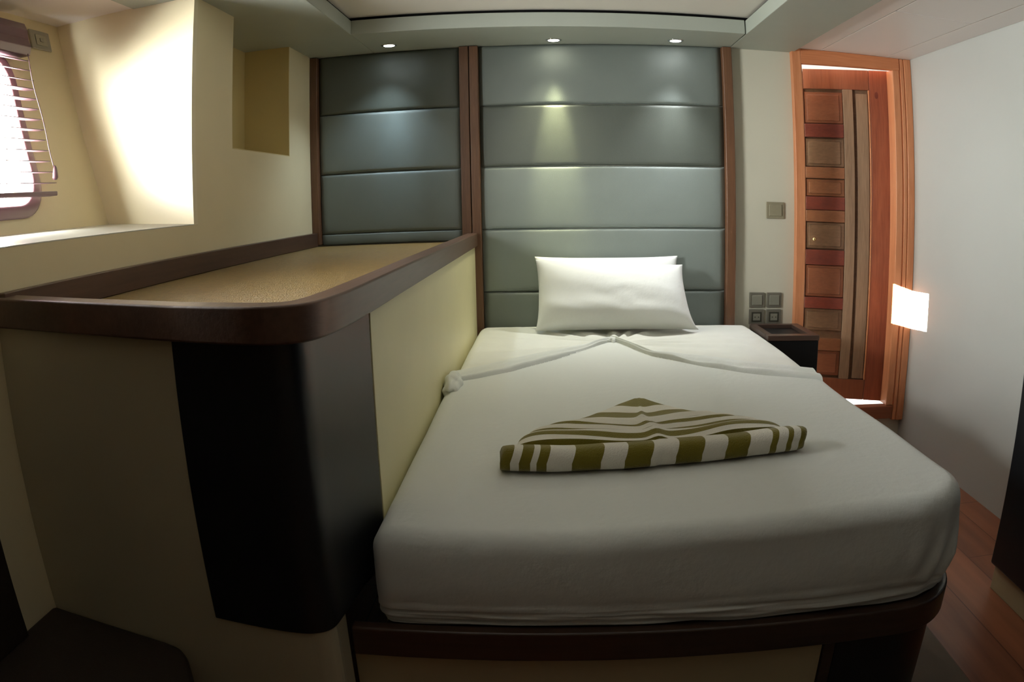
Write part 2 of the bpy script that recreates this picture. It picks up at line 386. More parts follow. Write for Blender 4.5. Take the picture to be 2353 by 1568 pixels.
# white ceiling panels on the right with their joints
g_ = 0.004
for (x0, x1, cuts) in [(1.200, 1.338, [YR, YB]), (1.342, 1.706, [YR, .5, 1.55, 2.60, YB]), (1.710, XR, [YR, YB])]:
    for a, b in zip(cuts[:-1], cuts[1:]):
        struct('ceiling_panel', box(x0, x1, a + g_ / 2, b - g_ / 2, 1.990, 2.03), M['ceil'], bevel=.003)
struct('ceiling_backing', box(1.19, XR + .1, YR, YB, 2.04, 2.14), M['ceil'])
# unseen rear wall, set close to dim the cabin, with an added sunbeam opening
hole = [(a - .4941 * (3.46 - YR), b + .2 * (3.46 - YR)) for a, b in [(1.735, .640), (1.735, .832), (1.935, .770), (1.935, .592)]]
TD = 1.3     # added trunk along the sun's path, keeps open sky from lighting the cabin
bm = bmesh.new()
hv = [bm.verts.new((a, YR, b)) for a, b in hole]; h2 = [bm.verts.new((a - .4941 * TD, YR - TD, b + .2 * TD)) for a, b in hole]
cv = [bm.verts.new((a, YR, b)) for a, b in [(-1.3, 0), (-1.3, 2.14), (1.95, 2.14), (1.95, 0)]]
c2 = [bm.verts.new((a, YR - TD, b)) for a, b in [(-1.3, 0), (-1.3, 2.14), (1.95, 2.14), (1.95, 0)]]
for i in range(4):
    j = (i + 1) % 4
    bm.faces.new([hv[i], hv[j], cv[j], cv[i]]); bm.faces.new([h2[i], h2[j], c2[j], c2[i]]); bm.faces.new([hv[i], hv[j], h2[j], h2[i]]); bm.faces.new([cv[i], cv[j], c2[j], c2[i]])
struct('wall_rear', bm, M['rear'])
# passage beyond the door
bm = bmesh.new(); bx(bm, .70, .76, YB + .1, 4.9, 0, 2.2); bx(bm, 2.2, 2.26, YB + .1, 4.9, 0, 2.2); bx(bm, .70, 2.26, 4.84, 4.9, 0, 2.2); bx(bm, 1.95, 2.26, YB, YB + .1, 0, 2.2)
struct('wall_passage', bm, M['wallright'])
struct('ceiling_passage', box(.70, 2.26, YB + .1, 4.9, 2.14, 2.2), M['ceil'])
struct('trim_4', box(.72, 2.2, YB + .1, 4.84, .10, .14), M['ceil'])
# grey strip of floor along the berth
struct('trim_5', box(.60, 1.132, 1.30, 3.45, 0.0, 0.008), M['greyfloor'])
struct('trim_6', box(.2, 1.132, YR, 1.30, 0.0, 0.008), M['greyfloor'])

# ------------------------------------------------------------------ back wall: timber uprights and padded panels
def upright(x0, x1, z0, z1, label, y0=3.452):
    tag(obj('wood_upright', box(x0, x1, y0, YB, z0, z1), M['trimwood'], bevel=.004), label, 'wood trim', 'timber uprights between the padded wall panels')
upright(-1.149, -1.112, 1.045, 1.970, 'brown wooden upright in the left corner where padded panels meet the cream wall')
upright(-.418, -.374, .30, 1.970, 'left board of the pair of brown uprights between the two padded sections')
upright(-.371, -.329, .30, 1.970, 'right board of the pair of brown uprights, running down to the bed')
upright(.824, .870, .30, 1.970, 'brown wooden upright right of the padded headboard beside the cream wall')
def pad(x0, x1, z0, z1, m_, label):
    """an upholstered panel: pillowed front with soft edges"""
    bm = bmesh.new(); nx, nz = 40, 40; g0 = {}
    for i in range(nx + 1):
        for j in range(nz + 1):
            u = i / nx; v = j / nz
            e = 1 - (abs(2 * v - 1)) ** 24; e2 = 1 - (abs(2 * u - 1)) ** 40
            y = 3.489 - .009 * math.sqrt(max(e, 0)) * math.sqrt(max(e2, 0)) - .0025 * (1 - (2 * v - 1) ** 2)
            g0[i, j] = bm.verts.new((x0 + (x1 - x0) * u, y, z0 + (z1 - z0) * v))
    for i in range(nx):
        for j in range(nz): bm.faces.new([g0[i, j], g0[i + 1, j], g0[i + 1, j + 1], g0[i, j + 1]])
    b = [bm.verts.new(v) for v in [(x0, YB, z0), (x1, YB, z0), (x1, YB, z1), (x0, YB, z1)]]; bm.faces.new(b)
    bm.faces.new([g0[i, 0] for i in range(nx + 1)] + [b[1], b[0]]); bm.faces.new([g0[i, nz] for i in range(nx + 1)] + [b[2], b[3]])
    bm.faces.new([g0[0, j] for j in range(nz + 1)] + [b[3], b[0]]); bm.faces.new([g0[nx, j] for j in range(nz + 1)] + [b[2], b[1]])
    tag(obj('padded_wall_panel', bm, m_, smooth=True), label, 'wall panel', 'padded grey wall panels')
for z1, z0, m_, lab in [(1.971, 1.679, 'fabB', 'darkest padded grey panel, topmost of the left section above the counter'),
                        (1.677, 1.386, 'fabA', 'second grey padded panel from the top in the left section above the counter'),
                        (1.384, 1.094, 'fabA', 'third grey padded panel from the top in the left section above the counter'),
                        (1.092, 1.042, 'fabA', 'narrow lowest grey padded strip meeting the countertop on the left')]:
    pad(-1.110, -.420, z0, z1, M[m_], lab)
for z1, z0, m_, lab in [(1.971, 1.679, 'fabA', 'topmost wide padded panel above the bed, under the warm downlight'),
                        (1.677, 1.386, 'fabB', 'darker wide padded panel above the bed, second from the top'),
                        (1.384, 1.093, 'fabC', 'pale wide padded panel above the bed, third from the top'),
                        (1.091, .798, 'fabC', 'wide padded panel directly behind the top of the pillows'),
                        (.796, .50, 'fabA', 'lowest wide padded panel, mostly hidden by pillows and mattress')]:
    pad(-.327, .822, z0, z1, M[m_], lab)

# ------------------------------------------------------------------ counter cabinet
front = [(-1.149, 1.188), (-.90, 1.145), (-.64, 1.099)]
corner = smoothline([(-.64, 1.099), (-.53, 1.068), (-.455, 1.053), (-.405, 1.061), (-.372, 1.092), (-.356, 1.155), (-.349, 1.26)], 5)
rim_out = front[:-1] + corner + [(-.347, 1.42), (-.347, 2.4), (-.347, 3.45)]
rim_in = offset_line(rim_out, .050)
rim_in[0] = (-1.149, rim_in[0][1] + .02)
def lift(bm):
    """the near left end of the counter rises slightly with the hull"""
    for v in bm.verts:
        if v.co.z > .9: v.co.z += .018 * min(1, max(0, (-.64 - v.co.x) / .51)) * min(1, max(0, (1.6 - v.co.y) / .35))
    return bm
cab = thing('counter_cabinet', 'long cream side cabinet with brown edged countertop and rounded black end corner', 'cabinet', (-.75, 2.3, 0))
obj('edge_band', lift(strip_solid(bmesh.new(), rim_out, rim_in, 1.016, 1.078)), M['rim'], cab, bevel=.005, label='dark brown raised wooden edging')
lin = rim_in[:-1] + [(rim_in[-1][0], 3.45), (-1.125, 3.45), (-1.125, rim_in[0][1])]
lin[0] = (-1.125, rim_in[0][1])
rim_in0 = rim_in[0][1]
obj('countertop', prism(bmesh.new(), offset_line(rim_in, -.004)[:-1] + [(rim_in[-1][0] + .004, 3.451), (-1.148, 3.451)], 1.022, 1.038), M['lining'], cab, label='tan speckled countertop lining')
obj('backsplash', box(-1.1495, -1.122, 1.205, 3.45, 1.0385, 1.104), M['rim'], cab, bevel=.003, label='dark brown upstand against the cream wall')
cpan = smoothline([(-.648, 1.122), (-.55, 1.108), (-.475, 1.101), (-.432, 1.106), (-.406, 1.130), (-.397, 1.19)], 6) + [(-.386, 1.30), (-.364, 1.418)]
body_f = [(-1.149, 1.203), (-.90, 1.164), (-.6495, 1.124)]
obj('corner_panel', strip_solid(bmesh.new(), offset_line(cpan, -.002), offset_line(cpan, .02), .470, 1.0155), M['blacklam'], cab, smooth=False, bevel=.002, label='black rounded corner panel')
cb = [(x, y + .003) for x, y in cpan if y < 1.14] + [(-.416, 1.19), (-.416, 1.2405)]
bm = strip_solid(bmesh.new(), body_f, offset_line(body_f, .012), .4695, 1.0155)
low = body_f[:-1] + cb
strip_solid(bm, low, offset_line(low, .012), 0, .4695)
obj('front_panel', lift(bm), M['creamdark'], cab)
obj('side_panel', box(-.378, -.3605, 1.421, 3.45, .30, 1.0155), M['sidecream_lit'], cab, bevel=.002, label='cream side panel facing the bed')

# ------------------------------------------------------------------ bed base, mattress, sheet, pillows
bed = thing('bed', 'built-in cream bed base with dark wooden rim and black rounded corner', 'bed base', (.28, 2.35, 0))
rimp = [(-.345, 3.44), (-.345, 1.43), (-.41, 1.30), (-.412, 1.242)]
rimo = [(-.412, 1.242), (.50, 1.242)] + [(.745 + .192 * math.cos(a), 1.434 + .192 * math.sin(a)) for a in [R(-90 + 90 * k / 14) for k in range(0, 15)]] + [(.937, 3.44)]
rimo[1] = (.60, 1.242)
ins = offset_line(rimo, .03)
obj('platform', prism(bmesh.new(), [(-.34, 3.44), (-.34, 1.30)] + [(max(x, -.34), max(y, 1.27)) for x, y in offset_line(rimo, .031)], .345, .396), M['rimx'], bed)
obj('rim', strip_solid(bmesh.new(), rimo, ins, .330, .4005), M['rimx'], bed, bevel=.006, label='dark brown wooden rim')
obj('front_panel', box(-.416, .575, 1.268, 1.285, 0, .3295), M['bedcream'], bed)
obj('trim_strip', box(.577, .603, 1.259, 1.285, 0, .3295), M['rimx'], bed, bevel=.002)
cp = [(.605, 1.262)] + [(.735 + .180 * math.cos(a), 1.442 + .180 * math.sin(a)) for a in [R(-90 + 90 * k / 14) for k in range(0, 15)]] + [(.915, 3.44)]
obj('corner_panel', strip_solid(bmesh.new(), cp, offset_line(cp, .018), 0, .3295), M['blacklam'], bed, smooth=False, bevel=.002, label='black rounded corner and side panel')

MX0, MX1, MY0, MY1 = -.350, .932, 1.272, 3.447
FC = [(-.40, 2.34), (-.333, 2.375), (-.25, 2.43), (-.14, 2.515), (.011, 2.69), (.11, 2.83), (.19, 2.945), (.243, 3.005), (.29, 2.90), (.368, 2.72), (.534, 2.55), (.66, 2.455), (.781, 2.395), (.95, 2.33)]
def interp(tab, x):
    if x <= tab[0][0]: return tab[0][1]
    for (a, b), (c, d) in zip(tab[:-1], tab[1:]):
        if x <= c: return b + (d - b) * (x - a) / (c - a)
    return tab[-1][1]
def yfold(x): return interp(FC, x)
def sst(a, b, x):
    t = min(1, max(0, (x - a) / (b - a))); return t * t * (3 - 2 * t)
def top_z(x, y):
    z = .604 + .036 * sst(1.25, 3.2, y) + .028 * sst(.0, .85, x) * (1 - sst(1.3, 2.3, y))
    z += .010 * (1 - sst(1.25, 1.6, y)) * (-1) * math.exp(-((x + .05) / .25) ** 2)
    z += .004 * noise.noise(Vector((x * 3, y * 3, 0))) + .0015 * noise.noise(Vector((x * 9, y * 7, 3)))
    return z
def wrinkle(x, y):
    """soft pleats that run out from the pinched knot"""
    dx = x - .243; dy = y - 3.0; d = math.hypot(dx, dy)
    if y < yfold(x): return 0
    a = math.atan2(dy, dx)
    return .006 * math.sin(a * 17 + 2 * math.sin(a * 5)) * math.exp(-((d - .28) / .3) ** 2) * sst(.03, .12, d)
def soft_box(name, out, m_, parent, zfun, zbot, top_extra, cut=None, NP=520, rings=110, label=None, side=None):
    """closed soft slab: plan outline inset along a rounded profile, top from a height function"""
    bm = bmesh.new(); x0, x1, y0, y1 = MX0 - out, MX1 + out, MY0 - out, MY1 + min(out, .0)
    def outline(d):
        rr = rrect(x0 + d, x1 - d, y0 + d, y1 - d, tuple(max(q - d, .004) for q in (.19, .05, .05, .035)), 24)
        return rr
    # resample by a fixed reference parametrisation
    ref = outline(0); n = len(ref); seg = [0]
    for i in range(n): seg.append(seg[-1] + (Vector(ref[(i + 1) % n]) - Vector(ref[i])).length)
    def sample(poly):
        pts = []; j = 0
        for k in range(NP):
            s = seg[-1] * k / NP
            while seg[j + 1] < s: j += 1
            t = (s - seg[j]) / max(seg[j + 1] - seg[j], 1e-9)
            a = poly[j]; b = poly[(j + 1) % n]; pts.append((a[0] + (b[0] - a[0]) * t, a[1] + (b[1] - a[1]) * t))
        return pts
    L = []; r_ = .045
    base = sample(outline(0)); inset = {d: sample(outline(d)) for d in [0]}
    prof = [(.012, 0.0), (.010, .02), (.008, .04), (.006, .06), (.004, .08), (.002, .10), (.001, .12), (0, .14), (0, .16), (0, .18), (-.001, .20), (-.001, .225), (-.002, .25), (-.003, .3), (-.004, .36), (-.005, .45), (-.005, .55), (-.004, .68), (-.002, .8), (0.0, 1.0)]   # inset, share of the side's height
    for d, t in prof:
        P = sample(outline(max(d, 0))); row = []
        for q, (x, y) in enumerate(P):
            zt = zfun(x, y) + top_extra - r_; z = zbot + (zt - zbot) * t
            bu = -d if d < 0 else 0
            nx_, ny_ = 0, 0
            # outward bulge and sheet wrinkles near the hem
            cxm, cym = (x0 + x1) / 2, (y0 + y1) / 2
            if y < y0 + .2: ny_ = -1
            if x > x1 - .2 and y > y0 + .19: nx_ = 1; ny_ = 0
            if x < x0 + .09 and y > y0 + .09: nx_ = -1; ny_ = 0
            if side: bu += side(x, y, t)
            row.append((x + nx_ * bu, y + ny_ * bu, z))
        L.append(row)
    for k in range(1, 9):
        a = R(90 * k / 8); d = r_ * (1 - math.cos(a)); P = sample(outline(d)); row = []
        for x, y in P: row.append((x, y, zfun(x, y) + top_extra - r_ + r_ * math.sin(a)))
        L.append(row)
    last = [(x, y) for x, y, z in L[-1]]
    for k in range(1, rings + 1):
        f = k / rings; f2 = f; row = []
        for x, y in last:
            cx_ = .30; cy_ = min(max(y, y0 + .62), y1 - .62)
            X = x + (cx_ - x) * f2; Y = y + (cy_ - y) * f2
            row.append((X, Y, zfun(X, Y) + top_extra + wrinkle(X, Y)))
        L.append(row)
    V = [[bm.verts.new(v) for v in row] for row in L]
    for i in range(len(V) - 1):
        for k in range(NP):
            q = [V[i][k], V[i][(k + 1) % NP], V[i + 1][(k + 1) % NP], V[i + 1][k]]
            if cut and sum(v.co.y - yfold(v.co.x) for v in q) / 4 > .004: continue
            bm.faces.new(q)
    if cut:
        for v in [v for v in bm.verts if not v.link_faces]: bm.verts.remove(v)
        for v in bm.verts:
            yf = yfold(v.co.x)
            if v.co.y > yf: v.co.y = yf
    else:
        bm.faces.new(V[0])
    o = obj(name, bm, m_, parent, smooth=True, label=label)
    return o
mt = soft_box('mattress', 0.0, M['sheetflat'], None, top_z, .402, 0.0, rings=90)
tag(mt, 'thick mattress in a white fitted sheet lying on the bed base', 'mattress')
def hem(x, y, t):
    lo = 1 - sst(.0, .42, t)
    b = .0030 * math.sin(x * 22 + 5 * t + 3 * noise.noise(Vector((x * 5, y * 5, t * 4)))) * lo
    b += .020 * noise.noise(Vector((x * 2.0, y * 2.0, t * 26))) * lo + .008 * noise.noise(Vector((x * 5, y * 5, t * 40))) * lo
    c = math.exp(-(((x - .88) / .10) ** 2 + ((y - 1.36) / .12) ** 2))
    b += c * .024 * math.sin(x * 90 - t * 7) * (1 - abs(2 * t - .9))
    b += .004 * noise.noise(Vector((x * 2, y * 3, t * 2)))
    return b
top = thing('bed_sheet', 'white top sheet tucked over the bed, gathered to a peak below the pillows', 'bed sheet', (.30, 2.0, .40))
soft_box('sheet_cover', .0075, M['sheet'], top, top_z, .4015, .0075, cut=True, NP=760, rings=120, side=hem)
# gathered hem: two twisted rolls running from the knot to both sides
for x_end, seed in ((-.338, 1.3), (.915, 6.1)):
    bm = bmesh.new(); ns, nw = 110, 34; G = {}
    for i in range(ns + 1):
        t = i / ns; x = .243 + (x_end - .243) * t; yb = yfold(x)
        wd = .030 + .165 * sst(0, .55, t) - .04 * sst(.7, 1, t)
        for j in range(nw + 1):
            q = j / nw; y = yb + (q - .06) * wd
            edge = sst(0, .10, q) * (1 - sst(.72, 1, q))
            rip = .5 + .5 * math.sin(q * 15 + 1.6 * math.sin(t * 5 + seed) + seed)
            rip2 = noise.noise(Vector((t * 9, q * 3.2, seed)))
            h = edge * (.007 + .0075 * rip * (1 - .4 * q) + .006 * rip2) * (.75 + .5 * (1 - t))
            G[i, j] = bm.verts.new((x, y, top_z(x, y) + .002 + .0085 * sst(0, .05, q) * (1 - sst(.9, 1, q)) + h))
    for i in range(ns):
        for j in range(nw): bm.faces.new([G[i, j], G[i + 1, j], G[i + 1, j + 1], G[i, j + 1]])
    obj('gathered_fold', bm, M['sheet'], top, smooth=True)
bm = bmesh.new(); bmesh.ops.create_icosphere(bm, subdivisions=4, radius=1)
for v in bm.verts:
    d = v.co.normalized(); a = math.atan2(d.y, d.x)
    s_ = 1 + .28 * math.sin(a * 7) * (1 - abs(d.z)) + .2 * noise.noise(d * 2.5)
    v.co = Vector((.243 + d.x * .030 * s_, 2.998 + d.y * .026 * s_, top_z(.243, 3.0) + .006 + d.z * .020 * s_))
obj('knot', bm, M['sheet'], top, smooth=True)
# loose tuft of sheet bunched at the counter side
bm = bmesh.new(); bmesh.ops.create_icosphere(bm, subdivisions=5, radius=1)
for v in bm.verts:
    d = v.co.normalized(); k_ = 1 + .22 * noise.noise(Vector((d.x * 1.5, d.y * 2.2, d.z * 2 + 4))) + .06 * math.sin(d.y * 7 + d.z * 4)
    v.co = Vector((max(-.3595, -.330 + d.x * .030 * k_), 2.335 + d.y * .085 * k_ + .02 * d.z, .634 + d.z * .034 * k_))
obj('loose_tuft', bm, M['sheet'], top, smooth=True)

def pillow(name, xb0, xb1, xt0, xt1, base, topp, T, label, seed, sag=0.0):
    """standing pillow: lower edge at base (y,z), upper edge at topp (y,z)"""
    bm = bmesh.new(); nu, nv = 64, 40; F_ = {}; ax = Vector((0, topp[0] - base[0], topp[1] - base[1])); nrm = Vector((0, -ax.z, ax.y)).normalized()
    if nrm.y > 0: nrm = -nrm
    for sgn in (1, -1):
        for i in range(nu + 1):
            for j in range(nv + 1):
                u = 2 * i / nu - 1; v = 2 * j / nv - 1
                lo = (v + 1) / 2
                xa = xb0 + (xt0 - xb0) * lo ** .6; xb = xb1 + (xt1 - xb1) * lo ** .6
                pin = .014 * (1 - (abs(v)) ** 3) * (1 if abs(u) > 0 else 0)
                x = (xa + xb) / 2 + u * ((xb - xa) / 2 - pin * abs(u) ** 3)
                t = lo * (1 - sag * u) + .028 * (1 - abs(u) ** 3) * (-1 if v > 0 else .5) * abs(v) ** 3
                h = max(0, (1 - abs(u) ** 4.5)) ** .5 * max(0, (1 - abs(v) ** 3.2)) ** .55
                full = T * (1.12 - .25 * lo)
                wr = .0055 * noise.noise(Vector((u * 2.2 + v, v * 1.6 + u * .8, seed))) + .0030 * math.sin(v * 9 - u * 2 + u * 3 + 2 * noise.noise(Vector((u * 3, v * 2, seed + 5)))) * (1 - lo)
                dpt = sgn * (.004 + h * full + (wr * h if sgn > 0 else 0))
                if sgn < 0: dpt *= .45
                p = Vector((x, base[0], base[1])) + ax * t + nrm * dpt
                F_[sgn, i, j] = bm.verts.new(p)
        for i in range(nu):
            for j in range(nv): bm.faces.new([F_[sgn, i, j], F_[sgn, i + 1, j], F_[sgn, i + 1, j + 1], F_[sgn, i, j + 1]])
    per = [(i, 0) for i in range(nu)] + [(nu, j) for j in range(nv)] + [(i, nv) for i in range(nu, 0, -1)] + [(0, j) for j in range(nv, 0, -1)]
    for a, b in zip(per, per[1:] + per[:1]): bm.faces.new([F_[(1,) + a], F_[(1,) + b], F_[(-1,) + b], F_[(-1,) + a]])
    return tag(obj(name, bm, M['pillow'], smooth=True), label, 'pillow', 'white pillows propped against the headboard')
pillow('pillow', -.075, .60, -.084, .582, (3.395, .648), (3.445, .963), .045, 'white pillow standing behind the other, only its top edge and left rim showing', 3, .0)
pillow('pillow', -.080, .645, -.078, .592, (3.225, .652), (3.372, .940), .085, 'white pillow in front, propped up and covering the one behind', 11, .045)

# ------------------------------------------------------------------ folded towel
tw = thing('folded_towel', 'olive and white striped towel folded with a rolled front edge on the bed', 'towel', (.24, 1.75, top_z(.24, 1.75) + .007))
BL, BR = Vector((-.126, 1.612)), Vector((.598, 1.662))
bm = bmesh.new(); uvl = bm.loops.layers.uv.new('UVMap'); nb, nc = 90, 22; G = []
for i in range(nb + 1):
    t = i / nb; c = BL.lerp(BR, t); c.y += -.022 * math.sin(math.pi * t) * (1 if t < .5 else .7) + .004 * noise.noise(Vector((t * 8, 1, 0)))
    zb = top_z(c.x, c.y) + .009; hh = .056 + .004 * noise.noise(Vector((t * 6, 4, 0))); dd = .085
    endf = 1 - .10 * (abs(2 * t - 1)) ** 30
    row = []
    for k in range(nc):
        a = 2 * math.pi * k / nc; cs, sn = math.cos(a), math.sin(a)
        yy = math.copysign(abs(cs) ** .75, cs) * dd / 2 * endf; zz = math.copysign(abs(sn) ** .8, sn) * hh / 2 * endf
        if sn > 0: zz *= 1 + .10 * math.cos(a * 3)
        row.append(bm.verts.new((c.x - .07 * yy + (.012 if sn > 0 else 0) * sn, c.y + yy, zb + hh / 2 + zz)))
    G.append(row)
for i in range(nb):
    for k in range(nc):
        f = bm.faces.new([G[i][k], G[i + 1][k], G[i + 1][(k + 1) % nc], G[i][(k + 1) % nc]])
        for l, tt in zip(f.loops, (i / nb, (i + 1) / nb, (i + 1) / nb, i / nb)): l[uvl].uv = (tt, 0)
for row, tt in ((G[0], .0), (G[-1], .999)):
    f = bm.faces.new(row)
    for l in f.loops: l[uvl].uv = (tt, 0)
obj('rolled_edge', bm, M['towel_bar'], tw, smooth=True)
# fan-folded back part, tapering to a point
Lc = [(0, (.256, 2.178)), (.16, (.185, 2.108)), (.40, (.085, 1.975)), (.60, (.010, 1.885)), (.75, (-.052, 1.840)), (.88, (-.088, 1.785)), (1.0, (-.108, 1.700))]
Rc = [(0, (.258, 2.178)), (.16, (.315, 2.100)), (.40, (.400, 2.000)), (.60, (.455, 1.945)), (.75, (.530, 1.860)), (.88, (.585, 1.805)), (1.0, (.610, 1.735))]
def curve2(tab, t): return Vector((interp([(a, b[0]) for a, b in tab], t), interp([(a, b[1]) for a, b in tab], t)))
bm = bmesh.new(); uvl = bm.loops.layers.uv.new('UVMap'); nu, nv = 80, 90; G = {}
for side_ in (0, 1):
    for j in range(nv + 1):
        v = j / nv; A = curve2(Lc, v); B = curve2(Rc, v)
        for i in range(nu + 1):
            u = i / nu; p = A.lerp(B, u)
            bow = math.sin(math.pi * u) * (-.012 - .050 * v); p.y += bow + .010 * v * math.sin(u * 2 * math.pi * 1.5)
            e = (1 - abs(2 * u - 1) ** 6) ** .5 if side_ == 0 else 0
            ridge = .010 * math.exp(-((u - .49) / .03) ** 2) * sst(.05, .6, v)
            roll = .004 * math.sin(v * 2 * math.pi * 9) * sst(.5, .65, v)
            h = (.008 + .040 * sst(.15, 1.0, v) + ridge + roll + .006 * noise.noise(Vector((u * 6, v * 4, 2))) * v) * e * (1 - (1 - sst(0, .05, v)) * .6)
            z = top_z(p.x, p.y) + .0085 + (h if side_ == 0 else 0)
            G[side_, i, j] = bm.verts.new((p.x, p.y, z))
    for j in range(nv):
        for i in range(nu):
            f = bm.faces.new([G[side_, i, j], G[side_, i + 1, j], G[side_, i + 1, j + 1], G[side_, i, j + 1]])
            for l, (a, b) in zip(f.loops, ((i, j), (i + 1, j), (i + 1, j + 1), (i, j + 1))):
                l[uvl].uv = (a / nu, min(.999, max(0, b / nv + .012 * math.sin(a / nu * 9 + 1) * sst(.2, .7, b / nv))))
for i in range(nu):
    bm.faces.new([G[0, i, nv], G[0, i + 1, nv], G[1, i + 1, nv], G[1, i, nv]])
obj('fan_fold', bm, M['towel_fan'], tw, smooth=True)

# ------------------------------------------------------------------ nightstand
ns = thing('nightstand', 'black nightstand with brown recessed top between bed and door', 'nightstand', (1.06, 3.3, 0))
NX0, NX1, NY0, NY1 = .945, 1.196, 3.13, 3.455
obj('cabinet_body', box(NX0 + .004, NX1 - .002, NY0 + .004, NY1, .01, .612), M['nsdark'], ns, bevel=.004)
bm = bmesh.new()
bx(bm, NX0, NX1, NY0, NY0 + .045, .613, .638); bx(bm, NX0, NX1, NY1 - .03, NY1, .613, .638); bx(bm, NX0, NX0 + .032, NY0 + .045, NY1 - .03, .613, .638); bx(bm, NX1 - .042, NX1, NY0 + .045, NY1 - .03, .613, .638)
obj('top_frame', bm, M['nsbrown'], ns, bevel=.003, label='brown wooden top frame')
obj('top_tray', box(NX0 + .03, NX1 - .04, NY0 + .043, NY1 - .028, .6125, .620), M['nsdark'], ns)

# ------------------------------------------------------------------ switches and sockets
def plate(x0, x1, z0, z1, kind, label, grp='switches and sockets above the nightstand'):
    t = thing('wall_switch' if kind != 'socket' else 'wall_socket', label, 'switch' if kind != 'socket' else 'socket', ((x0 + x1) / 2, YB, z0), grp)
    fm_ = M['plateb'] if kind == 'thermo' else M['plate']
    obj('frame', box(x0, x1, 3.489, 3.4995, z0, z1), fm_, t, bevel=.002)
    c = .012
    if kind == 'socket':
        obj('recess', box(x0 + c, x1 - c, 3.4875, 3.4888, z0 + c, z1 - c), M['platedark'], t)
        ins_ = obj('inset', box(x0 + .02, x1 - .02, 3.484, 3.4874, z0 + .02, z1 - .02), M['platein'], t, bevel=.001)
        bm = bmesh.new()
        for s in (-.009, .009):
            cxp = (x0 + x1) / 2 + s; czp = (z0 + z1) / 2
            ring = [(cxp + .0032 * math.cos(2 * math.pi * k / 10), czp + .0032 * math.sin(2 * math.pi * k / 10)) for k in range(10)]
            a = [bm.verts.new((q[0], 3.4832, q[1])) for q in ring]; b = [bm.verts.new((q[0], 3.4839, q[1])) for q in ring]
            bm.faces.new(a); bm.faces.new(b)
            for k in range(10): bm.faces.new([a[k], a[(k + 1) % 10], b[(k + 1) % 10], b[k]])
        obj('pin_holes', bm, M['platedark'], ins_)
    else:
        obj('rocker', box(x0 + c, x1 - c, 3.483, 3.4888, z0 + c, z1 - c), M['platein'] if kind == 'switch' else M['plateb'], t, bevel=.003)
plate(.952, 1.028, .711, .784, 'switch', 'grey square switch, upper left of the four plates above the nightstand')
plate(1.042, 1.118, .711, .784, 'switch', 'grey square switch, upper right of the four plates above the nightstand')
plate(.952, 1.028, .628, .701, 'socket', 'grey power socket, lower left of the four plates above the nightstand')
plate(1.042, 1.118, .628, .701, 'socket', 'grey power socket, lower right of the four plates above the nightstand')
plate(1.034, 1.124, 1.144, 1.224, 'thermo', 'beige square wall switch on the cream wall left of the door', None)

# ------------------------------------------------------------------ door with casing
door = bpy.data.objects.new('door_1', None); C.objects.link(door); door.location = (1.5, 3.48, .12); door['kind'] = 'structure'
bm = bmesh.new()
bx(bm, 1.180, 1.229, 3.462, 3.498, .12, 1.9895); bx(bm, 1.205, 1.236, 3.475, 3.52, .20, 1.92)
obj('casing_left', bm, M['doorframe'], door, bevel=.004)
bm = bmesh.new(); bx(bm, 1.742, 1.782, 3.468, 3.56, .20, 1.93); bx(bm, 1.786, 1.806, 3.462, 3.498, .12, 1.9895); bx(bm, 1.8085, 1.849, 3.458, 3.498, .12, 1.9895); bx(bm, 1.7815, 1.8095, 3.474, 3.498, .12, 1.9895)
obj('casing_right', bm, M['doorframe'], door, bevel=.004)
bm = bmesh.new(); prism_pts = [(1.2285, 1.914), (1.7825, 1.927), (1.7825, 1.9895), (1.2285, 1.9895)]
vs = [[bm.verts.new((a, y, b)) for a, b in prism_pts] for y in (3.462, 3.500)]
bm.faces.new(vs[0]); bm.faces.new(vs[1])
for i in range(4): j = (i + 1) % 4; bm.faces.new([vs[0][i], vs[0][j], vs[1][j], vs[1][i]])
obj('casing_head', bm, M['doorframex'], door, bevel=.003)
obj('threshold', box(1.2285, 1.785, 3.462, 3.52, .13, .198), M['ledgewood'], door, bevel=.004)
# the leaf, hinged on the right and swung a little into the passage
th = R(20); HP = Vector((1.764, 3.535, 0)); DV = Vector((-math.cos(th), math.sin(th), 0)); NV = Vector((math.sin(th), math.cos(th), 0))
leaf = bpy.data.objects.new('leaf', None); C.objects.link(leaf); leaf.parent = door; leaf.location = HP + Vector((0, 0, .2)) - door.location
def lb(name, pieces, m_, bev=.0025, label=None):
    """boxes in leaf coordinates: s from the hinge, d towards the passage"""
    bm = bmesh.new()
    for s0, s1, d0, d1, z0, z1 in pieces:
        c8 = []
        for z in (z0, z1):
            for s, d in ((s0, d0), (s1, d0), (s1, d1), (s0, d1)):
                p = HP + DV * s + NV * d; c8.append(bm.verts.new((p.x, p.y, z)))
        for q in [(0, 1, 2, 3), (4, 5, 6, 7), (0, 1, 5, 4), (1, 2, 6, 5), (2, 3, 7, 6), (3, 0, 4, 7)]: bm.faces.new([c8[i] for i in q])
    return obj(name, bm, m_, leaf, bevel=bev, label=label)
ZB, ZT = .205, 1.932
lb('backing_panel', [(.02, .54, .022, .034, ZB + .01, ZT - .01)], M['doorpan2'])
lb('hinge_stile', [(.0, .122, 0, .034, ZB, ZT)], M['doorstile'], label='wide red brown stile')
lb('latch_stile', [(.478, .552, 0, .034, ZB, ZT)], M['doorbase'])
lb('top_rail', [(.123, .477, 0.001, .033, 1.826, ZT)], M['doorbase'])
lb('bottom_rail', [(.123, .477, 0.001, .033, ZB, .312)], M['doorbase'])
lb('middle_stile', [(.214, .268, 0.0, .026, .3125, 1.8255)], M['doorgrey'], label='grey brown vertical stile')
lb('narrow_panel', [(.134, .197, 0.006, .026, .316, 1.806)], M['doorgrey'], label='tall narrow grey brown panel')
